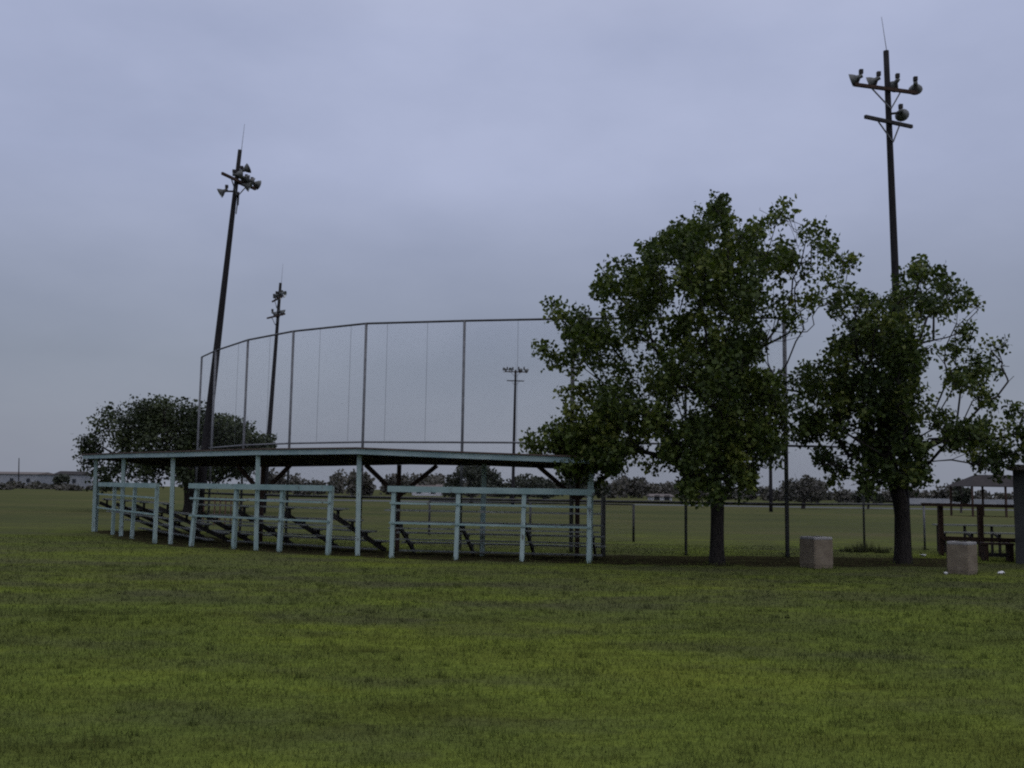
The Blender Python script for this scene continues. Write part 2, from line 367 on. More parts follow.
def leaves(cent, k, size, spread, tint_of, flat=.0):
    n = len(cent) * k; c = np.repeat(cent, k, 0) + np.clip(rng.normal(0, spread, (n, 3)), -1.7 * spread, 1.7 * spread)
    d = rng.normal(0, 1, (n, 3)); d[:, 2] -= .35; d /= np.linalg.norm(d, axis=1)[:, None]
    u = rng.normal(0, 1, (n, 3)); s = np.cross(d, u); s /= np.linalg.norm(s, axis=1)[:, None]; nn = np.cross(s, d)
    L = size * rng.uniform(.6, 1.35, n)[:, None]; W = L * rng.uniform(.32, .5, n)[:, None]
    v = np.empty((n, 4, 3)); v[:, 0] = c; v[:, 1] = c + d * L * .45 + s * W + nn * L * .10; v[:, 2] = c + d * L; v[:, 3] = c + d * L * .45 - s * W + nn * L * .10
    base = np.arange(n) * 4; tri = np.stack([base, base + 1, base + 2, base, base + 2, base + 3], 1).reshape(-1, 3)
    t = np.clip(np.repeat(tint_of, k) + rng.normal(0, .2, n), 0, 1)
    return v.reshape(-1, 3), tri, np.repeat(t, 4)
def clump_points(clumps, base, Y, depth_r, dens, shrink=.85):
    """clumps: (px, py, radius px, weight); each gets several balls spread through the depth of the crown"""
    out = []; cid = []; wts = []
    cs = np.array([(c[0], c[1]) for c in clumps]); cx, cy = cs.mean(0)
    for (px, py, rp, wt) in clumps:
        c = A(px, py, Y); r = rp * Y / FPX * shrink; off = abs(c[0] - base[0])
        dm = math.sqrt(max(.15, depth_r ** 2 - min(off, depth_r * .98) ** 2)) * .85
        nb = max(1, int(round(dm / max(r, .3) * 1.1)))
        for q in range(nb):
            dy = rng.uniform(-1, 1) * dm if nb == 1 else -dm + 2 * dm * (q + rng.uniform(.2, .8)) / nb
            cc = A(px, py, Y + dy) + np.array([rng.normal(0, r * .25), 0, rng.normal(0, r * .25)])
            n = max(3, int(dens * wt * r ** 2.2)); d = rng.normal(0, 1, (n, 3)); d /= np.linalg.norm(d, axis=1)[:, None]
            out.append(cc + d * (r * rng.uniform(.25, 1.0, n) ** .6)[:, None]); cid.append(np.full(n, rng.uniform(.15, .72))); wts.append(np.full(n, min(1.35, wt * 1.05) ** 1.5))
    return np.concatenate(out), np.concatenate(cid), np.concatenate(wts)
def broad_tree(name, label, basepx, Y, trunk_rel, r_trunk, clumps, depth_r, dens, mat, kleaf, size, spread, wood='bark', bf=.35, leafy=1.0, cat='tree', group=None, shrink=.85):
    base = P(basepx, Y); t = thing(name, base, label, cat, group)
    trunk = [base + np.array(q) for q in trunk_rel]; trunk[0][2] = -.08
    pts, tn, wv = clump_points(clumps, base, Y, depth_r, dens, shrink); kp = pts[:, 2] > .9; pts = pts[kp]; tn = tn[kp]; wv = wv[kp]
    nodes, par = mst(trunk, pts, bf)
    mb, r, kids = skeleton_mesh(nodes, par, r_trunk, .0055, len(trunk))
    mb.build('trunk', M[wood], t, smooth=True)
    sel = [i for i in range(len(trunk), len(nodes)) if r[i] < r_trunk * .085 or not kids[i]]
    cen = nodes[sel]; d = np.concatenate([np.linalg.norm(c_[:, None, :] - pts[None], axis=2).argmin(1) for c_ in np.array_split(cen, max(1, len(cen) // 400))])
    # whole sprays carry leaves or stay bare: neighbouring nodes decide together
    spray = np.sin(cen[:, 0] * 5.1 + 2 * np.sin(cen[:, 2] * 3.7)) * np.sin(cen[:, 1] * 4.3 + 1.7) * np.sin(cen[:, 2] * 5.6 + np.cos(cen[:, 0] * 2.9)) * 1.1 + .5
    keep = spray + rng.normal(0, .12, len(cen)) < wv[d] * (.36 + .42 * leafy)
    cen = cen[keep]; d = d[keep]
    v, tri, at = leaves(cen, kleaf, size, spread, np.clip(tn[d] + rng.normal(0, .08, len(d)), 0, 1))
    np_mesh('crown', v, tri, M[mat], t, at)
    print(name, len(nodes), len(tri)); return t

c1 = [(562, 446, 26, 1.3), (592, 458, 22, 1.3), (578, 436, 24, 1.3), (608, 446, 20, 1.2), (560, 440, 24, 1), (548, 452, 14, 1), (585, 458, 24, 1), (600, 425, 30, 1), (570, 400, 24, 1), (556, 362, 18, .8), (541, 357, 8, .7), (558, 304, 15, .8), (580, 322, 22, .9), (600, 352, 30, 1), (618, 392, 30, 1), (628, 318, 26, 1),
      (606, 292, 14, .7), (626, 268, 17, .8), (650, 290, 26, 1), (664, 250, 21, .9), (690, 240, 24, 1), (718, 222, 17, .8), (720, 207, 8, .6), (700, 280, 32, 1), (735, 255, 24, .9), (757, 228, 18, .7), (786, 214, 17, .6), (800, 240, 20, .55), (830, 246, 18, .5), (846, 262, 10, .4), (815, 275, 22, .6), (840, 290, 14, .4), (775, 262, 24, .75), (795, 330, 20, .5), (778, 385, 16, .6), (775, 410, 16, .7), (742, 300, 30, .9),
      (780, 305, 22, .6), (815, 305, 16, .35), (690, 330, 32, 1), (735, 350, 30, 1), (770, 345, 18, .5), (672, 376, 28, 1), (712, 395, 34, 1.2), (752, 392, 26, 1), (650, 420, 26, 1), (690, 440, 32, 1.2), (735, 440, 30, 1.2), (765, 428, 20, .9), (768, 455, 14, .7), (665, 455, 16, .8), (712, 476, 22, 1), (742, 476, 14, .8), (690, 482, 14, .7), (632, 448, 10, .6), (655, 345, 16, .5), (610, 468, 8, .7), (570, 470, 8, .6), (533, 440, 8, .6)]
broad_tree('shade_tree', 'large full leafy tree with a straight dark trunk at the right end of the bleachers', 717, 22.9,
           [(0, 0, 0), (.0, 0, .35), (.01, 0, .8), (.02, 0, 1.3), (.0, .02, 1.7), (-.04, 0, 2.2), (.0, .03, 2.8), (.1, .05, 3.4)], .15, c1, 3.3, 44, 'leaf', 44, .108, .115, leafy=.86, shrink=.93)
c2 = [(815, 385, 18, 1), (812, 420, 20, 1), (806, 432, 12, .9), (830, 400, 26, 1.1), (845, 360, 24, 1), (850, 325, 16, .6), (836, 306, 12, .4), (858, 300, 12, .4), (870, 340, 28, 1.1), (890, 310, 22, 1), (912, 290, 18, .8), (918, 272, 9, .6), (945, 278, 13, .6), (930, 305, 18, .7), (955, 300, 13, .5), (972, 300, 12, .45), (900, 350, 30, 1.2), (875, 390, 34, 1.3), (905, 400, 26, 1.2), (850, 430, 26, 1.1), (890, 440, 30, 1.2), (915, 440, 18, 1), (838, 468, 12, .7), (822, 456, 10, .7), (875, 470, 20, 1), (905, 475, 16, 1), (922, 468, 12, .8),
      (945, 350, 18, .7), (958, 378, 18, .8), (980, 368, 18, .8), (998, 345, 12, .6), (1006, 338, 7, .5), (985, 395, 14, .7), (1004, 375, 9, .6), (962, 330, 10, .4), (940, 420, 13, .5),
      (962, 430, 13, 1), (976, 436, 15, 1.3), (992, 442, 16, 1.3), (1008, 436, 16, 1.3), (1022, 412, 14, 1.2), (1030, 440, 18, 1.3), (1000, 460, 14, 1.2), (1018, 464, 14, 1.2), (978, 458, 11, .9), (1045, 420, 18, 1.2), (950, 440, 10, .8)]
broad_tree('shade_tree', 'smaller forked leafy tree standing between the two concrete bins', 903, 24.0,
           [(0, 0, 0), (0, 0, .35), (.0, 0, .75), (.01, 0, 1.15), (-.03, .0, 1.5), (-.18, .02, 2.0), (-.33, .05, 2.6), (-.40, 0, 3.3), (-.38, 0, 4.0)], .175, c2, 2.5, 46, 'leaf_b', 42, .108, .115, bf=.3, leafy=.88, shrink=.9)
c3 = [(94, 460, 14, 1), (90, 445, 9, .8), (100, 430, 18, 1), (112, 415, 16, 1), (130, 440, 26, 1), (140, 418, 20, 1), (160, 412, 18, 1), (165, 430, 28, 1), (190, 420, 20, 1), (195, 445, 28, 1), (215, 430, 20, 1), (232, 432, 16, 1), (240, 442, 12, 1), (225, 455, 20, 1), (118, 465, 18, 1), (150, 465, 24, 1), (185, 470, 22, 1), (215, 472, 18, 1), (105, 478, 12, .9), (240, 465, 12, .8), (262, 446, 7, .7)]
broad_tree('oak_tree', 'wide dark rounded tree rising behind the left end of the bleacher roof', 190, 60,
           [(0, 0, 0), (0, 0, .5), (-.05, 0, 1.0), (-.1, 0, 1.6), (-.2, 0, 2.4), (-.5, 0, 3.4), (-.7, 0, 4.4)], .34, c3, 5.0, 9, 'oakleaf', 95, .18, .36, bf=.3, leafy=5, shrink=.66)

def far_tree(name, label, px, halfw, top, bottom, Y, mat='farleaf', n=1500, size=.45, cat='tree', group=None, trunk=True, balls=9, loose=.9):
    base = P(px, Y); t = thing(name, base, label, cat, group); zt = Zat(px, top, Y); zb = max(.1, Zat(px, bottom, Y)); hw = halfw * Y / FPX
    cen = []; tn = []
    for i in range(balls):
        a = rng.uniform(-.75, .75); b = rng.uniform(-.7, .7); r = hw * rng.uniform(.28, .5)
        zc = zb + (zt - zb) * rng.uniform(.25, .82) * (1 - .45 * a * a); q = rng.normal(0, 1, (n // balls, 3)); q /= np.linalg.norm(q, axis=1)[:, None]
        q *= rng.uniform(.2, 1, (len(q), 1)) ** .5; q[:, 2] *= min(1, (zt - zb) / (2 * hw) * 1.1)
        p = np.array([base[0] + a * hw, Y + b * hw, zc]) + q * r; p = p[(p[:, 2] > .05) & (p[:, 2] < zt)]; cen.append(p); tn.append(np.full(len(p), rng.uniform(.3, .6)))
    v, tri, at = leaves(np.concatenate(cen), 1, size, size * .15, np.concatenate(tn)); np_mesh('crown', v, tri, M[mat], t, at)
    if trunk:
        mb = MB(); mb.tube([base + np.array((0, 0, -.05)), base + np.array((.1, 0, zb + .4)), base + np.array((0, 0, zb + (zt - zb) * .6))], [hw * .06 + .06, hw * .05 + .05, .03], 7)
        for i in range(5):
            a = rng.uniform(-.6, .6) * hw; mb.tube([base + np.array((.05, 0, zb + .2)), base + np.array((a * .6, rng.uniform(-.3, .3) * hw, zb + (zt - zb) * .5)), base + np.array((a, 0, zb + (zt - zb) * rng.uniform(.6, .95)))], [hw * .03 + .03, .03, .015], 5)
        mb.build('trunk', M['farbark'], t)
    return t
far_tree('distant_tree', 'round dark far tree seen between roof and guard rail, beside the thin light pole', 471, 27, 461, 497, 118, n=2600, size=.42, balls=12)
far_tree('distant_shrub', 'low wide dark far shrub just right of the round dark tree', 526, 28, 473, 500, 122, n=2200, size=.4, cat='shrub', balls=10)
far_tree('distant_tree', 'far green tree seen under the low left boughs of the large tree', 588, 24, 466, 500, 105, n=2000, size=.4)
far_tree('distant_tree', 'grey hazy far tree in the gap between the two shade trees', 803, 28, 472, 505, 112, 'hazed_dryleaf', n=1900, size=.34)
far_tree('distant_shrub', 'small dark far shrub just left of the forked tree trunk', 868, 12, 486, 506, 118, n=900, size=.35, cat='shrub', balls=6)
far_tree('distant_tree', 'small dark upright far tree left of the brown pavilion roof', 961, 9, 476, 506, 100, n=900, size=.32, balls=6)
far_tree('distant_shrub', 'dark shrub beside the red roofed house on the left horizon', 60, 10, 475, 488, 290, n=500, size=.9, cat='shrub', balls=5, trunk=False)
# treeline
def treeline():
    V = []; T = []; Aa = []; n0 = 0
    def blob(px, hw, top, Y, n, size, tone):
        nonlocal n0
        zt = Zat(px, top, Y); w_ = hw * Y / FPX; c = P(px, Y)
        q = rng.normal(0, 1, (n, 3)); q /= np.linalg.norm(q, axis=1)[:, None]; q *= rng.uniform(.1, 1, (n, 1)) ** .5
        p = np.array([c[0], Y, zt * .52]) + q * np.array([w_, w_ * .8, zt * .5]); p = p[p[:, 2] > 0]
        v, tri, at = leaves(p, 1, size, .1, np.full(len(p), tone)); V.append(v); T.append(tri + n0); Aa.append(at); n0 += len(v)
    px = -260
    while px < 1300:
        if 110 < px < 270: px += 10; continue
        Y = rng.uniform(205, 290); hw = rng.uniform(7, 18); hz_ = 490 + .015 * (px - 512)
        top = hz_ - abs(rng.normal(0, 1)) * 6 - 4 if px > 100 else hz_ - rng.uniform(0, 1.2)
        if 270 < px < 440: top = hz_ - rng.uniform(6, 21)
        if 600 < px < 700: top = hz_ - rng.uniform(8, 20)
        for _ in range(3 if rng.random() < .9 else 0): blob(px + rng.normal(0, hw * .5), hw * rng.uniform(.4, .8), top + rng.uniform(0, 6), Y + rng.normal(0, 4), 170, .85, rng.uniform(.2, .75))
        px += hw * rng.uniform(.7, 1.3)
    o = np_mesh('distant_treeline', np.concatenate(V), np.concatenate(T), M['hazed_dryleaf'], None, np.concatenate(Aa)); tag(o, 'hazy far line of scrub and trees along the horizon', 'trees', kind='stuff')
treeline()

# ------------------------------------------------------------------ bleachers
def bleacher(key, label, tpos, lean=()):
    a, b = BL[key]; d, n = inward(a, b); L = np.linalg.norm(b - a); t = thing('bleacher', a, label, 'bleachers', 'bleacher sections under the roof')
    z1 = 1.63
    for i, q in enumerate(tpos):
        p = a + d * L * q; le = lean[i] if i < len(lean) else (rng.normal(0, .02), rng.normal(0, .02)); top = p + np.array([le[0], le[1], z1])
        MB().beam(p - n * .0 + np.array([0, 0, -.1]), top, .095, .095, d).build('guard_post', M['teal'], t)
        s0 = p + n * .06 + np.array([0, 0, .97]); s1 = p + n * 2.12 + np.array([0, 0, .02])
        st = MB().beam(s0, s1, .05, .11).build('stringer', M['darksteel'], t)
        for (s, z) in SEATS:
            mb = MB()
            zs = .97 - .95 * (s - .06) / 2.06
            mb.beam(p + n * s + np.array([0, 0, zs - .03]), p + n * s + np.array([0, 0, z - .046]), .06, .05, d)
            mb.beam(p + n * (s - .13) + np.array([0, 0, z - .035]), p + n * (s + .13) + np.array([0, 0, z - .035]), .05, .03)
            mb.build('seat_bracket', M['darksteel'], st)
    e = d * .12; o = -n * .063
    MB().beam(a - e + o + (0, 0, 1.585), b + e + o + (0, 0, 1.575), .03, .135).build('top_board', M['teal_board'], t)
    for z in (1.25, .80): MB().beam(a - e * .5 - n * .06 + (0, 0, z + .01), b + e * .5 - n * .06 + (0, 0, z - .01), .025, .046).build('guard_rail', M['teal_board'], t)
    for (s, z) in SEATS: MB().beam(a - d * .25 + n * s + (0, 0, z), b + d * .25 + n * s + (0, 0, z), .24, .038).build('seat', M['seatwood'], t)
    for (s, z) in SEATS[:3]: MB().beam(a - d * .2 + n * (s + .12) + (0, 0, z - .42 if z > .6 else .09), b + d * .2 + n * (s + .12) + (0, 0, z - .42 if z > .6 else .09), .18, .03).build('footboard', M['seatwood'], t)
SEATS = [(.30, 1.09), (.83, .81), (1.36, .53), (1.89, .27)]
bleacher('a', 'leftmost bleacher section, receding, its pale teal guard rail ending at the first gap', (.0, .33, .66, 1.0))
bleacher('b', 'middle bleacher section between the two gaps, with dark stringers sloping down to the right', (0, 1 / 3, 2 / 3, 1.0), ((.10, 0), (.02, 0), (.04, 0), (.03, 0)))
bleacher('c', 'right bleacher section with teal guard rail, ending under the large leafy tree', (0, 1 / 3, 2 / 3, 1.0), ((.02, 0), (.03, 0), (.04, 0), (.0, 0)))

# canopy
fr = [(84, 34.7, 2.58), (122, 31.1, 2.54), (170, 27.3, 2.48), (256, 25.3, 2.51), (358, 23.75, 2.52), (470, 22.85, 2.42), (602, 22.2, 2.33)]
drop = [.2, .2, .2, .2, .17, .10, .10]; dep = [2.9, 2.9, 2.9, 2.9, 2.8, 2.5, 2.5]
nb = [(.83, .56), (.83, .56), (.70, .71), (.55, .83), (.35, .94), (.15, .99), (.15, .99)]
front = [P(p, Y, z) for p, Y, z in fr]; back = [f + np.array([q[0] * w_, q[1] * w_, -h_]) for f, q, w_, h_ in zip(front, nb, dep, drop)]
cn = thing('bleacher_canopy', (front[3][0], front[3][1], 0), 'long curved flat roof with pale teal edge and posts sheltering all bleacher sections', 'canopy')
mb = MB(); n_ = len(front)
vs = []
for f, q in zip(front, back): vs += [f + (0, 0, -.03), q + (0, 0, -.03), q + (0, 0, .015), f + (0, 0, .015)]
fs = []
for i in range(n_ - 1):
    b0 = i * 4
    for k in range(4): fs.append((b0 + k, b0 + (k + 1) % 4, b0 + 4 + (k + 1) % 4, b0 + 4 + k))
fs += [(3, 2, 1, 0), tuple((n_ - 1) * 4 + k for k in range(4))]
mb.add(vs, fs).build('roof', M['roofing'], cn)
for i in range(n_ - 1):
    k = max(3, int(np.linalg.norm(front[i + 1] - front[i]) / .7))
    for q in range(k):
        t_ = (q + .5) / k; a = front[i] * (1 - t_) + front[i + 1] * t_; b = back[i] * (1 - t_) + back[i + 1] * t_; dd = (b - a) / np.linalg.norm(b - a)
        MB().beam(a + dd * .06 + (0, 0, -.078), b - dd * .06 + (0, 0, -.078), .045, .09).build('joist', M['roofwood'], cn)
for i in range(n_ - 1):
    a, b = front[i], front[i + 1]; d = (b - a) / np.linalg.norm(b - a); o = np.array([d[1], -d[0], 0]) * .02; sh = .003 * (i % 2)
    MB().beam(a + o * (1 + sh * 20) + (0, 0, -.065), b + o * (1 + sh * 20) + (0, 0, -.065), .03, .125).build('fascia', M['fascia'], cn)
    MB().beam(a + o * 2.2 + (0, 0, .018), b + o * 2.2 + (0, 0, .018), .07, .03).build('roof_edge', M['roofing'], cn)
    a, b = back[i], back[i + 1]; MB().beam(a + (0, 0, -.075), b + (0, 0, -.075), .04, .10).build('rear_beam', M['roofwood'], cn)
tall = [(93.6, 34.1, 96.2, 2.45), (121, 31.3, 124, 2.40), (170.7, 27.5, 173.4, 2.35), (256, 25.4, 258.2, 2.38), (357.4, 24.0, 359.3, 2.39), (482, 24.6, 484.2, 2.22), (589, 22.75, 591, 2.2)]
for i, (pb, Y, pt, z) in enumerate(tall):
    MB().beam(P(pb, Y) - (0, 0, .1), P(pt, Y, z), .11, .11, (1, .2, 0)).build('roof_post', M['teal'], cn)
for (px, Y, bp_) in ((397, 25.9, 0), (260, 27.6, 0), (577, 24.6, 0)):
    zt = 2.2 if px > 300 else 2.17; q = P(px, Y); po = MB().beam(q - (0, 0, .1), q + (0, 0, zt), .105, .105, (1, 0, 0)).build('rear_post', M['brownwood'], cn)
    dirs = {397: ((-1, .38), (1, -.05)), 260: ((-.85, .5), (.85, -.5)), 577: ((-1, .12), (1, -.12))}[px]
    for dv in dirs:
        v = np.array([dv[0], dv[1], 0]); v /= np.linalg.norm(v)
        MB().beam(q + v * .03 + (0, 0, 1.42), q + v * .98 + (0, 0, zt), .06, .11).build('brace', M['brownwood'], cn)

# ------------------------------------------------------------------ backstop and fences
bs = [(193.5, 35.6), (207.5, 33.8), (239.5, 31.2), (285.5, 29.3), (359.5, 27.7), (460, 27.0), (571, 26.4), (686, 26.0), (787.5, 25.8)]
pp = [P(p, Y) for p, Y in bs]; HB = 6.18
bk = thing('backstop', pp[4], 'tall curved chain link backstop screen rising above the bleacher roof', 'fence')
for i, p in enumerate(pp): MB().tube([p - (0, 0, .1), p + (0, 0, HB)], .038 if i not in (6, 8) else .055, 8).build('post', M['galv'] if i not in (6,) else M['greypost'], bk, True)
for z, nm, r, mt in ((HB, 'top_rail', .03, 'darkpipe'), (2.86, 'middle_rail', .026, 'galv'), (1.34, 'lower_rail', .036, 'darkpipe')):
    MB().tube([p + (0, 0, z) for p in pp], r, 6).build(nm, M[mt], bk, True)
for i in range(len(pp) - 1): link_panel(pp[i], pp[i + 1], .03, HB, bk)
for i, ts in ((1, (.72,)), (2, (.5,)), (3, (.38, .8)), (4, (.22, .63)), (5, (.5,)), (6, (.5,))):
    for t_ in ts:
        q = pp[i] * (1 - t_) + pp[i + 1] * t_; MB().tube([q + (0, .02, 2.9), q + (0, .02, HB)], .004, 4).build('mesh_seam', M['galv'], bk)
wp = [pp[-1], P(864.5, 29.4), P(925, 30.2)]
wf = thing('chain_link_fence', wp[1], 'chain link wing fence running from the backstop past the forked tree, stepping down', 'fence')
for p, h in ((wp[1], 4.4), (wp[2], 1.36)): MB().tube([p - (0, 0, .1), p + (0, 0, h)], .034, 8).build('post', M['galv'], wf, True)
for z, z2, k in ((4.3, 4.38, 2), (2.84, 3.0, 2), (1.34, 1.34, 3)): MB().tube([p + (0, 0, z if q == 0 else z2) for q, p in enumerate(wp[:k])], .030, 6).build('rail', M['darkpipe'], wf, True)
link_panel(wp[0], wp[1], .03, 4.3, wf, 4.38); link_panel(wp[1], wp[2], .03, 1.34, wf)
fp = [P(429, 35.2), P(530, 33.6), P(633.5, 32.5)]
ff = thing('chain_link_fence', fp[1], 'low chain link fence inside the field beyond the right bleacher section', 'fence')
for p in fp: MB().tube([p - (0, 0, .1), p + (0, 0, 1.2)], .04, 8).build('post', M['darkpipe'], ff, True)
MB().tube([p + (0, 0, 1.19) for p in fp], .026, 6).build('rail', M['darkpipe'], ff, True)
for i in range(2): link_panel(fp[i], fp[i + 1], .03, 1.19, ff)
gp = P(603, 25.0); q = MB().tube([gp - (0, 0, .1), gp + (0, 0, 1.45)], .06, 8).build('fence_post', M['greypost'], None, True); tag(q, 'thick grey upright post just right of the right bleacher section', 'post')
# slatted board panel beyond the middle section
s0, s1 = P(203, 41), P(241, 41); sp = thing('slatted_panel', s0, 'brown slatted board panel seen through the guard rail of the middle bleacher section', 'panel')
k = 8
for i in range(k): q = s0 + (s1 - s0) * i / (k - 1); MB().beam(q, q + (0, 0, 1.15), .10, .03, (1, 0, 0)).build('slat', M['slats'], sp)
for z in (.35, 1.0): MB().beam(s0 + (-.1, .045, z), s1 + (.1, .045, z), .05, .08).build('rail', M['brownwood'], sp)

# ------------------------------------------------------------------ light poles
def floodlight(o, aim, s, parent, up):
    """mount point o on the crossarm, bowl reflector opening along aim"""
    aim = np.array(aim, float); aim /= np.linalg.norm(aim); c = np.array(o, float) + np.array([0, 0, up])
    mb = MB(); mb.lathe(c, aim, [(-.20 * s, .002), (-.20 * s, .075 * s), (-.02 * s, .085 * s), (0, .10 * s), (.06 * s, .15 * s), (.14 * s, .205 * s), (.22 * s, .24 * s), (.225 * s, .255 * s)], 14)
    f = mb.build('floodlight', M['lamp'], parent, True)
    MB().lathe(c + aim * .005, aim, [(.012 * s, .002), (.012 * s, .085 * s), (.07 * s, .14 * s), (.15 * s, .195 * s), (.222 * s, .232 * s)], 14).build('reflector', M['reflector'], f, True)
    MB().beam(np.array(o) - (0, 0, .02), c - aim * .1 * s, .05, .05, (1, .3, 0)).build('bracket', M['darksteel'], f); MB().beam(c - aim * .15 * s + (0, 0, .06), c - aim * .15 * s + (0, 0, .24 * s), .13 * s, .13 * s, (1, 0, 0)).build('ballast_box', M['darksteel'], f)
def light_pole(label, base, top, r0, r1, arms, rod, extra=(), s=1.0, sh=0.0):
    base = np.array(base, float); top = np.array(top, float); H = top[2]; t = thing('light_pole', base, label, 'light pole', 'floodlight poles around the ball field')
    at = lambda z: base + (top - base) * z / H
    n = 8; MB().tube([at(-.1)] + [at(H * i / n) for i in range(1, n + 1)], [r0] + [r0 + (r1 - r0) * i / n for i in range(1, n + 1)], 12).build('pole', M['pole'], t, True)
    for (z, half, az, lamps, aim) in arms:
        d = np.array([math.cos(az), math.sin(az), 0]); q = at(z) - d * sh; rr = r0 + (r1 - r0) * z / H; nn = np.array([d[1], -d[0], 0]) * (rr + .04); q = q + nn
        MB().beam(q - d * half, q + d * half, .075, .09).build('crossarm', M['brownwood'] if lamps else M['darksteel'], t)
        for sg in (-1, 1): MB().beam(at(z - .55) + nn * .95, q + d * half * .45 * sg - (0, 0, .05), .03, .03).build('arm_brace', M['galv'], t)
        for li, u in enumerate(lamps):
            am = aim[li % len(aim)]; floodlight(q + d * half * u + (0, 0, .05), am, s, t, .15)
    for (z, dx, am) in extra:
        q = at(z); e = q + np.array(dx); MB().beam(q, e, .05, .05).build('arm_brace', M['darksteel'], t); floodlight(e, am, s, t, .0)
    if rod: MB().tube([at(H - .3) + (.05, 0, 0), at(H) + np.array(rod)], [.012, .006], 5).build('lightning_rod', M['galv'], t)
# right pole
Yr = 26.4; zt = Zat(886, 51, Yr)
light_pole('tall floodlight pole rising behind the forked tree at the right', P(907, Yr), A(886, 51, Yr), .125, .075,
           [(Zat(888, 91, Yr), .98, .26, (-.92, -.36, .30, .95), ((-.8, .45, -.25), (-.75, .5, -.3), (-.2, .9, -.35), (.35, .9, -.3))), (Zat(889, 124, Yr), .84, .42, (), ())], (-.10, 0, .98),
           [(Zat(888, 114, Yr), (.30, -.12, .0), (.45, .85, -.1))], s=.74, sh=.13)
# near left pole
Yl = 34.2; H = Zat(240, 150, Yl)
light_pole('thick leaning floodlight pole standing close behind the left bleachers', P(195.5, Yl), A(240, 150, Yl), .165, .07,
           [(H - 1.15, .95, 1.2, (-.15, .25, .6, .95), ((.75, .5, .15), (.7, .5, -.2), (.8, .3, -.3), (.7, .6, -.2))), (H - 1.75, .7, 1.85, (), ())], (.12, 0, .95),
           [(H - .75, (.27, -.1, 0), (.75, .3, .45)), (H - 1.2, (.30, .1, -.05), (.8, .2, -.25)), (H - 1.5, (-.40, 0, .0), (-.75, -.2, -.5))], s=.72)
# second left pole
Y2 = 60; H = Zat(281, 284, Y2)
light_pole('slimmer floodlight pole further off, between the leaning pole and the backstop corner', P(263, Y2), A(280.5, 283, Y2), .17, .085,
           [(H - .95, 1.0, -1.05, (-.3, .2, .6, .95), ((.7, -.2, .2), (.8, -.2, -.3))), (H - 2.0, 1.1, -.85, (-.2, .55), ((.75, .1, -.3),))], (.1, 0, 1.2), [], s=.85)
# far centre pole
Y3 = 97
light_pole('far thin floodlight pole seen through the backstop screen right of its centre', P(512.5, Y3), A(515.6, 370, Y3), .17, .10,
           [(Zat(515, 372, Y3), 1.05, .05, (-.9, -.35, .35, .9), ((-.7, -.4, -.2), (-.5, -.6, -.2), (.4, .7, -.2), (.7, .4, -.3))), (Zat(515, 381, Y3), .85, .1, (), ())], (0, 0, .8), [], s=1.0)
Y4 = 90
light_pole('far thin pole partly hidden by the right side of the large leafy tree', P(771, Y4), A(769.5, 372, Y4), .17, .10,
           [(Zat(770, 374, Y4), 1.0, -.2, (-.9, -.3, .3, .9), ((-.7, -.4, -.2), (.3, -.7, -.2)))], None, [], s=1.0)

# ------------------------------------------------------------------ concrete bins
def bin_(px, Y, w_, h, yaw, label):
    b = P(px, Y); t = thing('trash_bin', b, label, 'trash bin', 'square concrete bins on the grass'); t.rotation_euler = (0, 0, 0)
    def ring(hw, z, ch=.025):
        o = []
        for sx, sy in ((1, 1), (-1, 1), (-1, -1), (1, -1)):
            for (ax, ay) in (((hw, hw - ch), (hw - ch, hw)) if sx * sy > 0 else ((hw - ch, hw), (hw, hw - ch))): o.append((ax * sx, ay * sy, z))
        c, s_ = math.cos(yaw), math.sin(yaw); return [(b[0] + x * c - y * s_, b[1] + x * s_ + y * c, z) for x, y, z in o]
    def shell(levels, capb=True):
        mb = MB(); vs = []; fs = []
        for hw, z in levels: vs += ring(hw, z)
        for i in range(len(levels) - 1):
            for k in range(8): fs.append((i * 8 + k, i * 8 + (k + 1) % 8, i * 8 + 8 + (k + 1) % 8, i * 8 + 8 + k))
        fs.append(tuple(range(7, -1, -1))); fs.append(tuple((len(levels) - 1) * 8 + k for k in range(8))); return mb.add(vs, fs)
    shell([(w_ * .485, -.03), (w_ * .49, .05), (w_ * .5, .08), (w_ * .5, h - .06)]).build('body', M['conc'], t)
    l = shell([(w_ * .475, h - .06), (w_ * .49, h - .05), (w_ * .49, h - .015), (w_ * .47, h)]).build('lid', M['conctop'], t)
    MB().lathe((b[0], b[1], 0), (0, 0, 1), [(h + .002, .001), (h + .002, w_ * .27)], 20).build('opening', M['black'], l)
bin_(816.5, 22.3, .52, .68, math.radians(24), 'square concrete bin standing left of the forked tree, by the fence post')
bin_(962.5, 21.2, .47, .665, math.radians(45), 'paler square concrete bin set cornerwise in front of the rail fence at right')

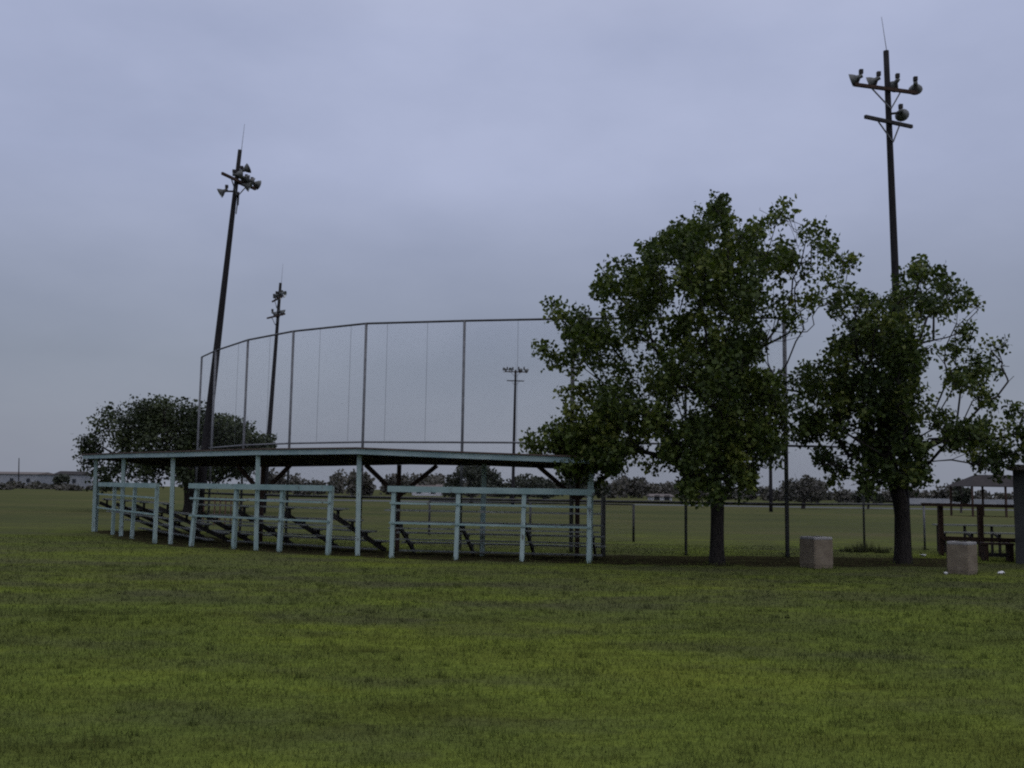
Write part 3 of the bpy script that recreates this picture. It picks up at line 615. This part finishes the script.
# ------------------------------------------------------------------ right edge: rail fence, stands, bench, block building
ra = P(941.5, 27.6); rb = P(981.5, 27.2); rc = P(1022, 26.9)
rf = thing('rail_fence', ra, 'dark brown post and rail fence behind the right concrete bin', 'fence')
for q in (ra, rb, rc): MB().beam(q - (0, 0, .1), q + (0, 0, 1.34), .12, .12, (1, 0, 0)).build('post', M['brownwood'], rf)
MB().beam(ra + (-.5, .04, 1.375), rc + (.2, 0, 1.365), .14, .085).build('top_rail', M['brownwood'], rf)
MB().beam(ra + (0, -.085, .47), rc + (.2, -.085, .46), .04, .11).build('lower_rail', M['brownwood'], rf)
def small_stand(a, b, label):
    d, n = inward(a, b); t = thing('low_bleacher', a, label, 'bleachers'); L = np.linalg.norm(b - a)
    for (s, z) in ((0, .40), (.6, .58), (1.15, .78)): MB().beam(a + n * s + (0, 0, z), b + n * s + (0, 0, z), .24, .04).build('seat', M['seatwood'], t)
    for q in (.05, .35, .65, .95):
        p = a + d * L * q; fr_ = MB().beam(p + n * -.05 + (0, 0, .25), p + n * 1.2 + (0, 0, .62), .05, .07).build('frame', M['darksteel'], t)
        for (s, z) in ((0, .40), (.6, .58), (1.15, .78)): MB().beam(p + n * s - (0, 0, .05), p + n * s + (0, 0, z - .022), .06, .06, d).build('leg', M['darksteel'], fr_)
small_stand(P(948, 28.3), P(1042, 28.1), 'low three row bleacher behind the brown rail fence')
ba, bb_ = P(981, 25.7), P(1014, 25.5); d, n = inward(ba, bb_)
bt = thing('bench', ba, 'dark plank bench in front of the rail fence beside the grey block wall', 'bench')
MB().beam(ba + (0, 0, .43), bb_ + (0, 0, .43), .32, .05).build('seat', M['brownwood'], bt)
MB().beam(ba + d * .05 + (0, 0, .15), bb_ - d * .05 + (0, 0, .15), .06, .10).build('stretcher', M['darksteel'], bt)
for q in (.12, .88): p = ba * (1 - q) + bb_ * q; MB().beam(p - (0, 0, .03), p + (0, 0, .404), .08, .26, (0, 1, 0)).build('leg', M['brownwood'], bt)
w0 = P(1016, 24.6); bd = thing('block_building', w0, 'grey block building cut off by the right edge of the picture', 'building')
yw = math.radians(-33); ux = np.array([math.cos(yw), math.sin(yw), 0]); uy = np.array([-ux[1], ux[0], 0])
MB().box(w0 + ux * 2.0 + uy * 1.35 + (0, 0, 1.08), 4.0, 2.7, 2.36, yw).build('wall', M['block'], bd)
MB().box(w0 + ux * 2.05 + uy * 1.35 + (0, 0, 2.33), 4.3, 3.2, .13, yw).build('roof', M['slab'], bd)
dr = MB().box(w0 + ux * 2.2 - uy * .012 + (0, 0, 1.0), .9, .03, 2.0, yw).build('door', M['brownwood'], bd); MB().box(w0 + ux * 2.5 - uy * .045 + (0, 0, 1.0), .05, .05, .12, yw).build('handle', M['galv'], dr)

def blades(spots):
    """upright blades round a spot: (x, y, spread, count, height, width)"""
    V = []; T = []
    for (x, y, sp, n, h, w_) in spots:
        a = rng.uniform(0, 2 * np.pi, n); r = sp * rng.uniform(.35, 1, n); px, py = x + np.cos(a) * r, y + np.sin(a) * r
        hh = h * rng.uniform(.4, 1.1, n); az = rng.uniform(0, 2 * np.pi, n); la = rng.uniform(0, 2 * np.pi, n); le = rng.uniform(.05, .55, n)
        dx, dy = np.cos(az) * w_ / 2, np.sin(az) * w_ / 2; v = np.empty((n, 3, 3)); z = np.full(n, -.004)
        v[:, 0] = np.stack([px - dx, py - dy, z], 1); v[:, 1] = np.stack([px + dx, py + dy, z], 1); v[:, 2] = np.stack([px + np.cos(la) * le * hh, py + np.sin(la) * le * hh, hh], 1)
        V.append(v.reshape(-1, 3)); T.append(np.repeat(np.clip(rng.normal(.4, .22, n), 0, 1), 3))
    V = np.concatenate(V); return V, np.arange(len(V)).reshape(-1, 3), np.concatenate(T)
wb = P(865, 28.5); wt_ = thing('weed_clump', wb, 'dull clump of tall weeds at the foot of the fence post by the forked tree', 'weeds')
v, tri, at = blades([(wb[0] + q * .28, wb[1] + rng.normal(0, .1), .16, 60, .22 + .12 * math.cos(q * 1.1), .02) for q in (-2, -1.3, -.6, 0, .5, 1.2, 1.9)])
np_mesh('foliage', v, tri, M['weed'], wt_, at)
tuft = []
for o in list(bpy.data.objects):
    if o.name.split('.')[0] in ('guard_post', 'roof_post', 'post', 'rear_post', 'fence_post') and o.type == 'MESH':
        off = parent_off(o.parent); v0 = np.array([o.data.vertices[k].co[:] for k in range(4)]).mean(0) + off
        if v0[1] < 31: tuft.append((v0[0], v0[1] - .02, .13, 26, .13, .012))
for (px, Y, sp, n) in ((717, 22.9, .30, 90), (903, 24.0, .34, 100), (816.5, 22.3, .40, 110), (962.5, 21.2, .37, 100)):
    b = P(px, Y); tuft.append((b[0], b[1], sp, n, .12, .011))
for k in range(1300):
    y = 3 + 17 * rng.random() ** .7; x = rng.uniform(-.56 * y - 3, .56 * y + 3); h = rng.uniform(.05, .085); tuft.append((x, y, rng.uniform(.04, .14), int(rng.uniform(10, 26)), h, .006 + .0003 * y))
v, tri, at = blades(tuft); o = np_mesh('grass_tufts', v, tri, M['blade'], None, at); tag(o, 'taller untrimmed grass tufts on the lawn and around posts', 'grass', kind='stuff')

def litter(px, Y, s, label):
    b = P(px, Y); n_ = 7; vs = [b + (0, 0, .03 + s * .3)]
    for k in range(n_): q = 2 * math.pi * k / n_; r = s * random.uniform(.6, 1.2); vs.append(b + np.array([math.cos(q) * r, math.sin(q) * r * .8, .012 + random.uniform(0, s * .5)]))
    for k in range(n_): q = 2 * math.pi * k / n_ + .3; r = s * .5; vs.append(b + np.array([math.cos(q) * r, math.sin(q) * r * .8, .004]))
    fs = [(0, 1 + k, 1 + (k + 1) % n_) for k in range(n_)] + [(1 + k, 8 + k, 8 + (k + 1) % n_, 1 + (k + 1) % n_) for k in range(n_)] + [tuple(8 + k for k in reversed(range(n_)))]
    tag(MB().add(vs, fs).build('litter', M['paper']), label, 'litter', 'scraps of white litter')
litter(946, 21.0, .07, 'white litter scrap at the left foot of the cornerwise concrete bin')
litter(1001, 21.3, .10, 'white litter scrap on the grass right of the cornerwise concrete bin')
litter(923, 27.0, .10, 'white litter scrap on the bare ground right of the forked tree trunk')

# ------------------------------------------------------------------ far buildings
Yb = 300
def house(px0, px1, ytop, yeave, Y, label, wallm, roofm, depth=9, gable=True, name='distant_house'):
    x0, x1 = X(px0, Y), X(px1, Y); ze = Zat((px0 + px1) / 2, yeave, Y); zr = Zat((px0 + px1) / 2, ytop, Y)
    t = thing(name, (x0, Y, 0), label, 'building'); MB().box(((x0 + x1) / 2, Y + depth / 2, ze / 2), x1 - x0, depth, ze).build('wall', M[wallm], t)
    e = .5; vs = [(x0 - e, Y - e, ze + .01), (x1 + e, Y - e, ze + .01), (x1 + e, Y + depth + e, ze + .01), (x0 - e, Y + depth + e, ze + .01), (x0 - e * .5, Y + depth / 2, zr), (x1 + e * .5, Y + depth / 2, zr)]
    MB().add(vs, [(3, 2, 1, 0), (0, 1, 5, 4), (2, 3, 4, 5), (3, 0, 4), (1, 2, 5)]).build('roof', M[roofm], t)
    k = max(2, int((x1 - x0) / 4))
    for i in range(k): q = x0 + (x1 - x0) * (i + .5) / k; MB().box((q, Y - .02, ze * .55), 1.1, .06, 1.2).build('window', M['window'], t)
house(-14, 36, 471.5, 474, 310, 'long pale low building on the far left horizon', 'palewall', 'slab', 14)
house(54, 80, 471, 474.5, 300, 'white house with dull red roof on the left horizon beside the wide tree', 'palewall', 'redroof', 8)
house(412, 440, 484, 487, 230, 'pale far house glimpsed in the gap between middle and right bleacher sections', 'white', 'slab', 8)
house(652, 672, 494, 496.5, 200, 'pale far shed left of the large tree trunk, beyond the road', 'white', 'slab', 6, name='distant_shed')
up = MB().tube([P(18.5, 305), A(19, 458, 305)], [.18, .12], 7).build('utility_pole', M['pole']); tag(up, 'thin utility pole rising over the long pale building', 'utility pole')
# low pale wall far right
a, b = P(905, 165), P(1090, 165); tag(MB().beam(a + (0, 0, .6), b + (0, 0, .6), .5, 1.3).build('low_wall', M['palewall']), 'long low pale wall far behind the brown rail fence', 'wall')
# open pavilion
Yp = 82; x0, x1 = X(973, Yp), X(1040, Yp); ze = Zat(1000, 486.5, Yp); zr = Zat(1000, 474.5, Yp)
pv_ = thing('picnic_pavilion', (x0, Yp, 0), 'open sided pavilion with low brown hipped roof beyond the stands at right', 'pavilion')
vs = [(x0 - .3, Yp - .3, ze), (x1 + .3, Yp - .3, ze), (x1 + .3, Yp + 4.3, ze), (x0 - .3, Yp + 4.3, ze), (x0 + 1.2, Yp + 2, zr), (x1 - 1.2, Yp + 2, zr)]
MB().add(vs, [(3, 2, 1, 0), (0, 1, 5, 4), (2, 3, 4, 5), (3, 0, 4), (1, 2, 5)]).build('roof', M['redroof'], pv_)
for (x, y) in ((x0, Yp), (x1, Yp), (x0, Yp + 4), (x1, Yp + 4), ((x0 + x1) / 2, Yp), ((x0 + x1) / 2, Yp + 4)): MB().beam((x, y, -.05), (x, y, ze - .003), .14, .14, (1, 0, 0)).build('post', M['brownwood'], pv_)
bpy.context.view_layer.update()
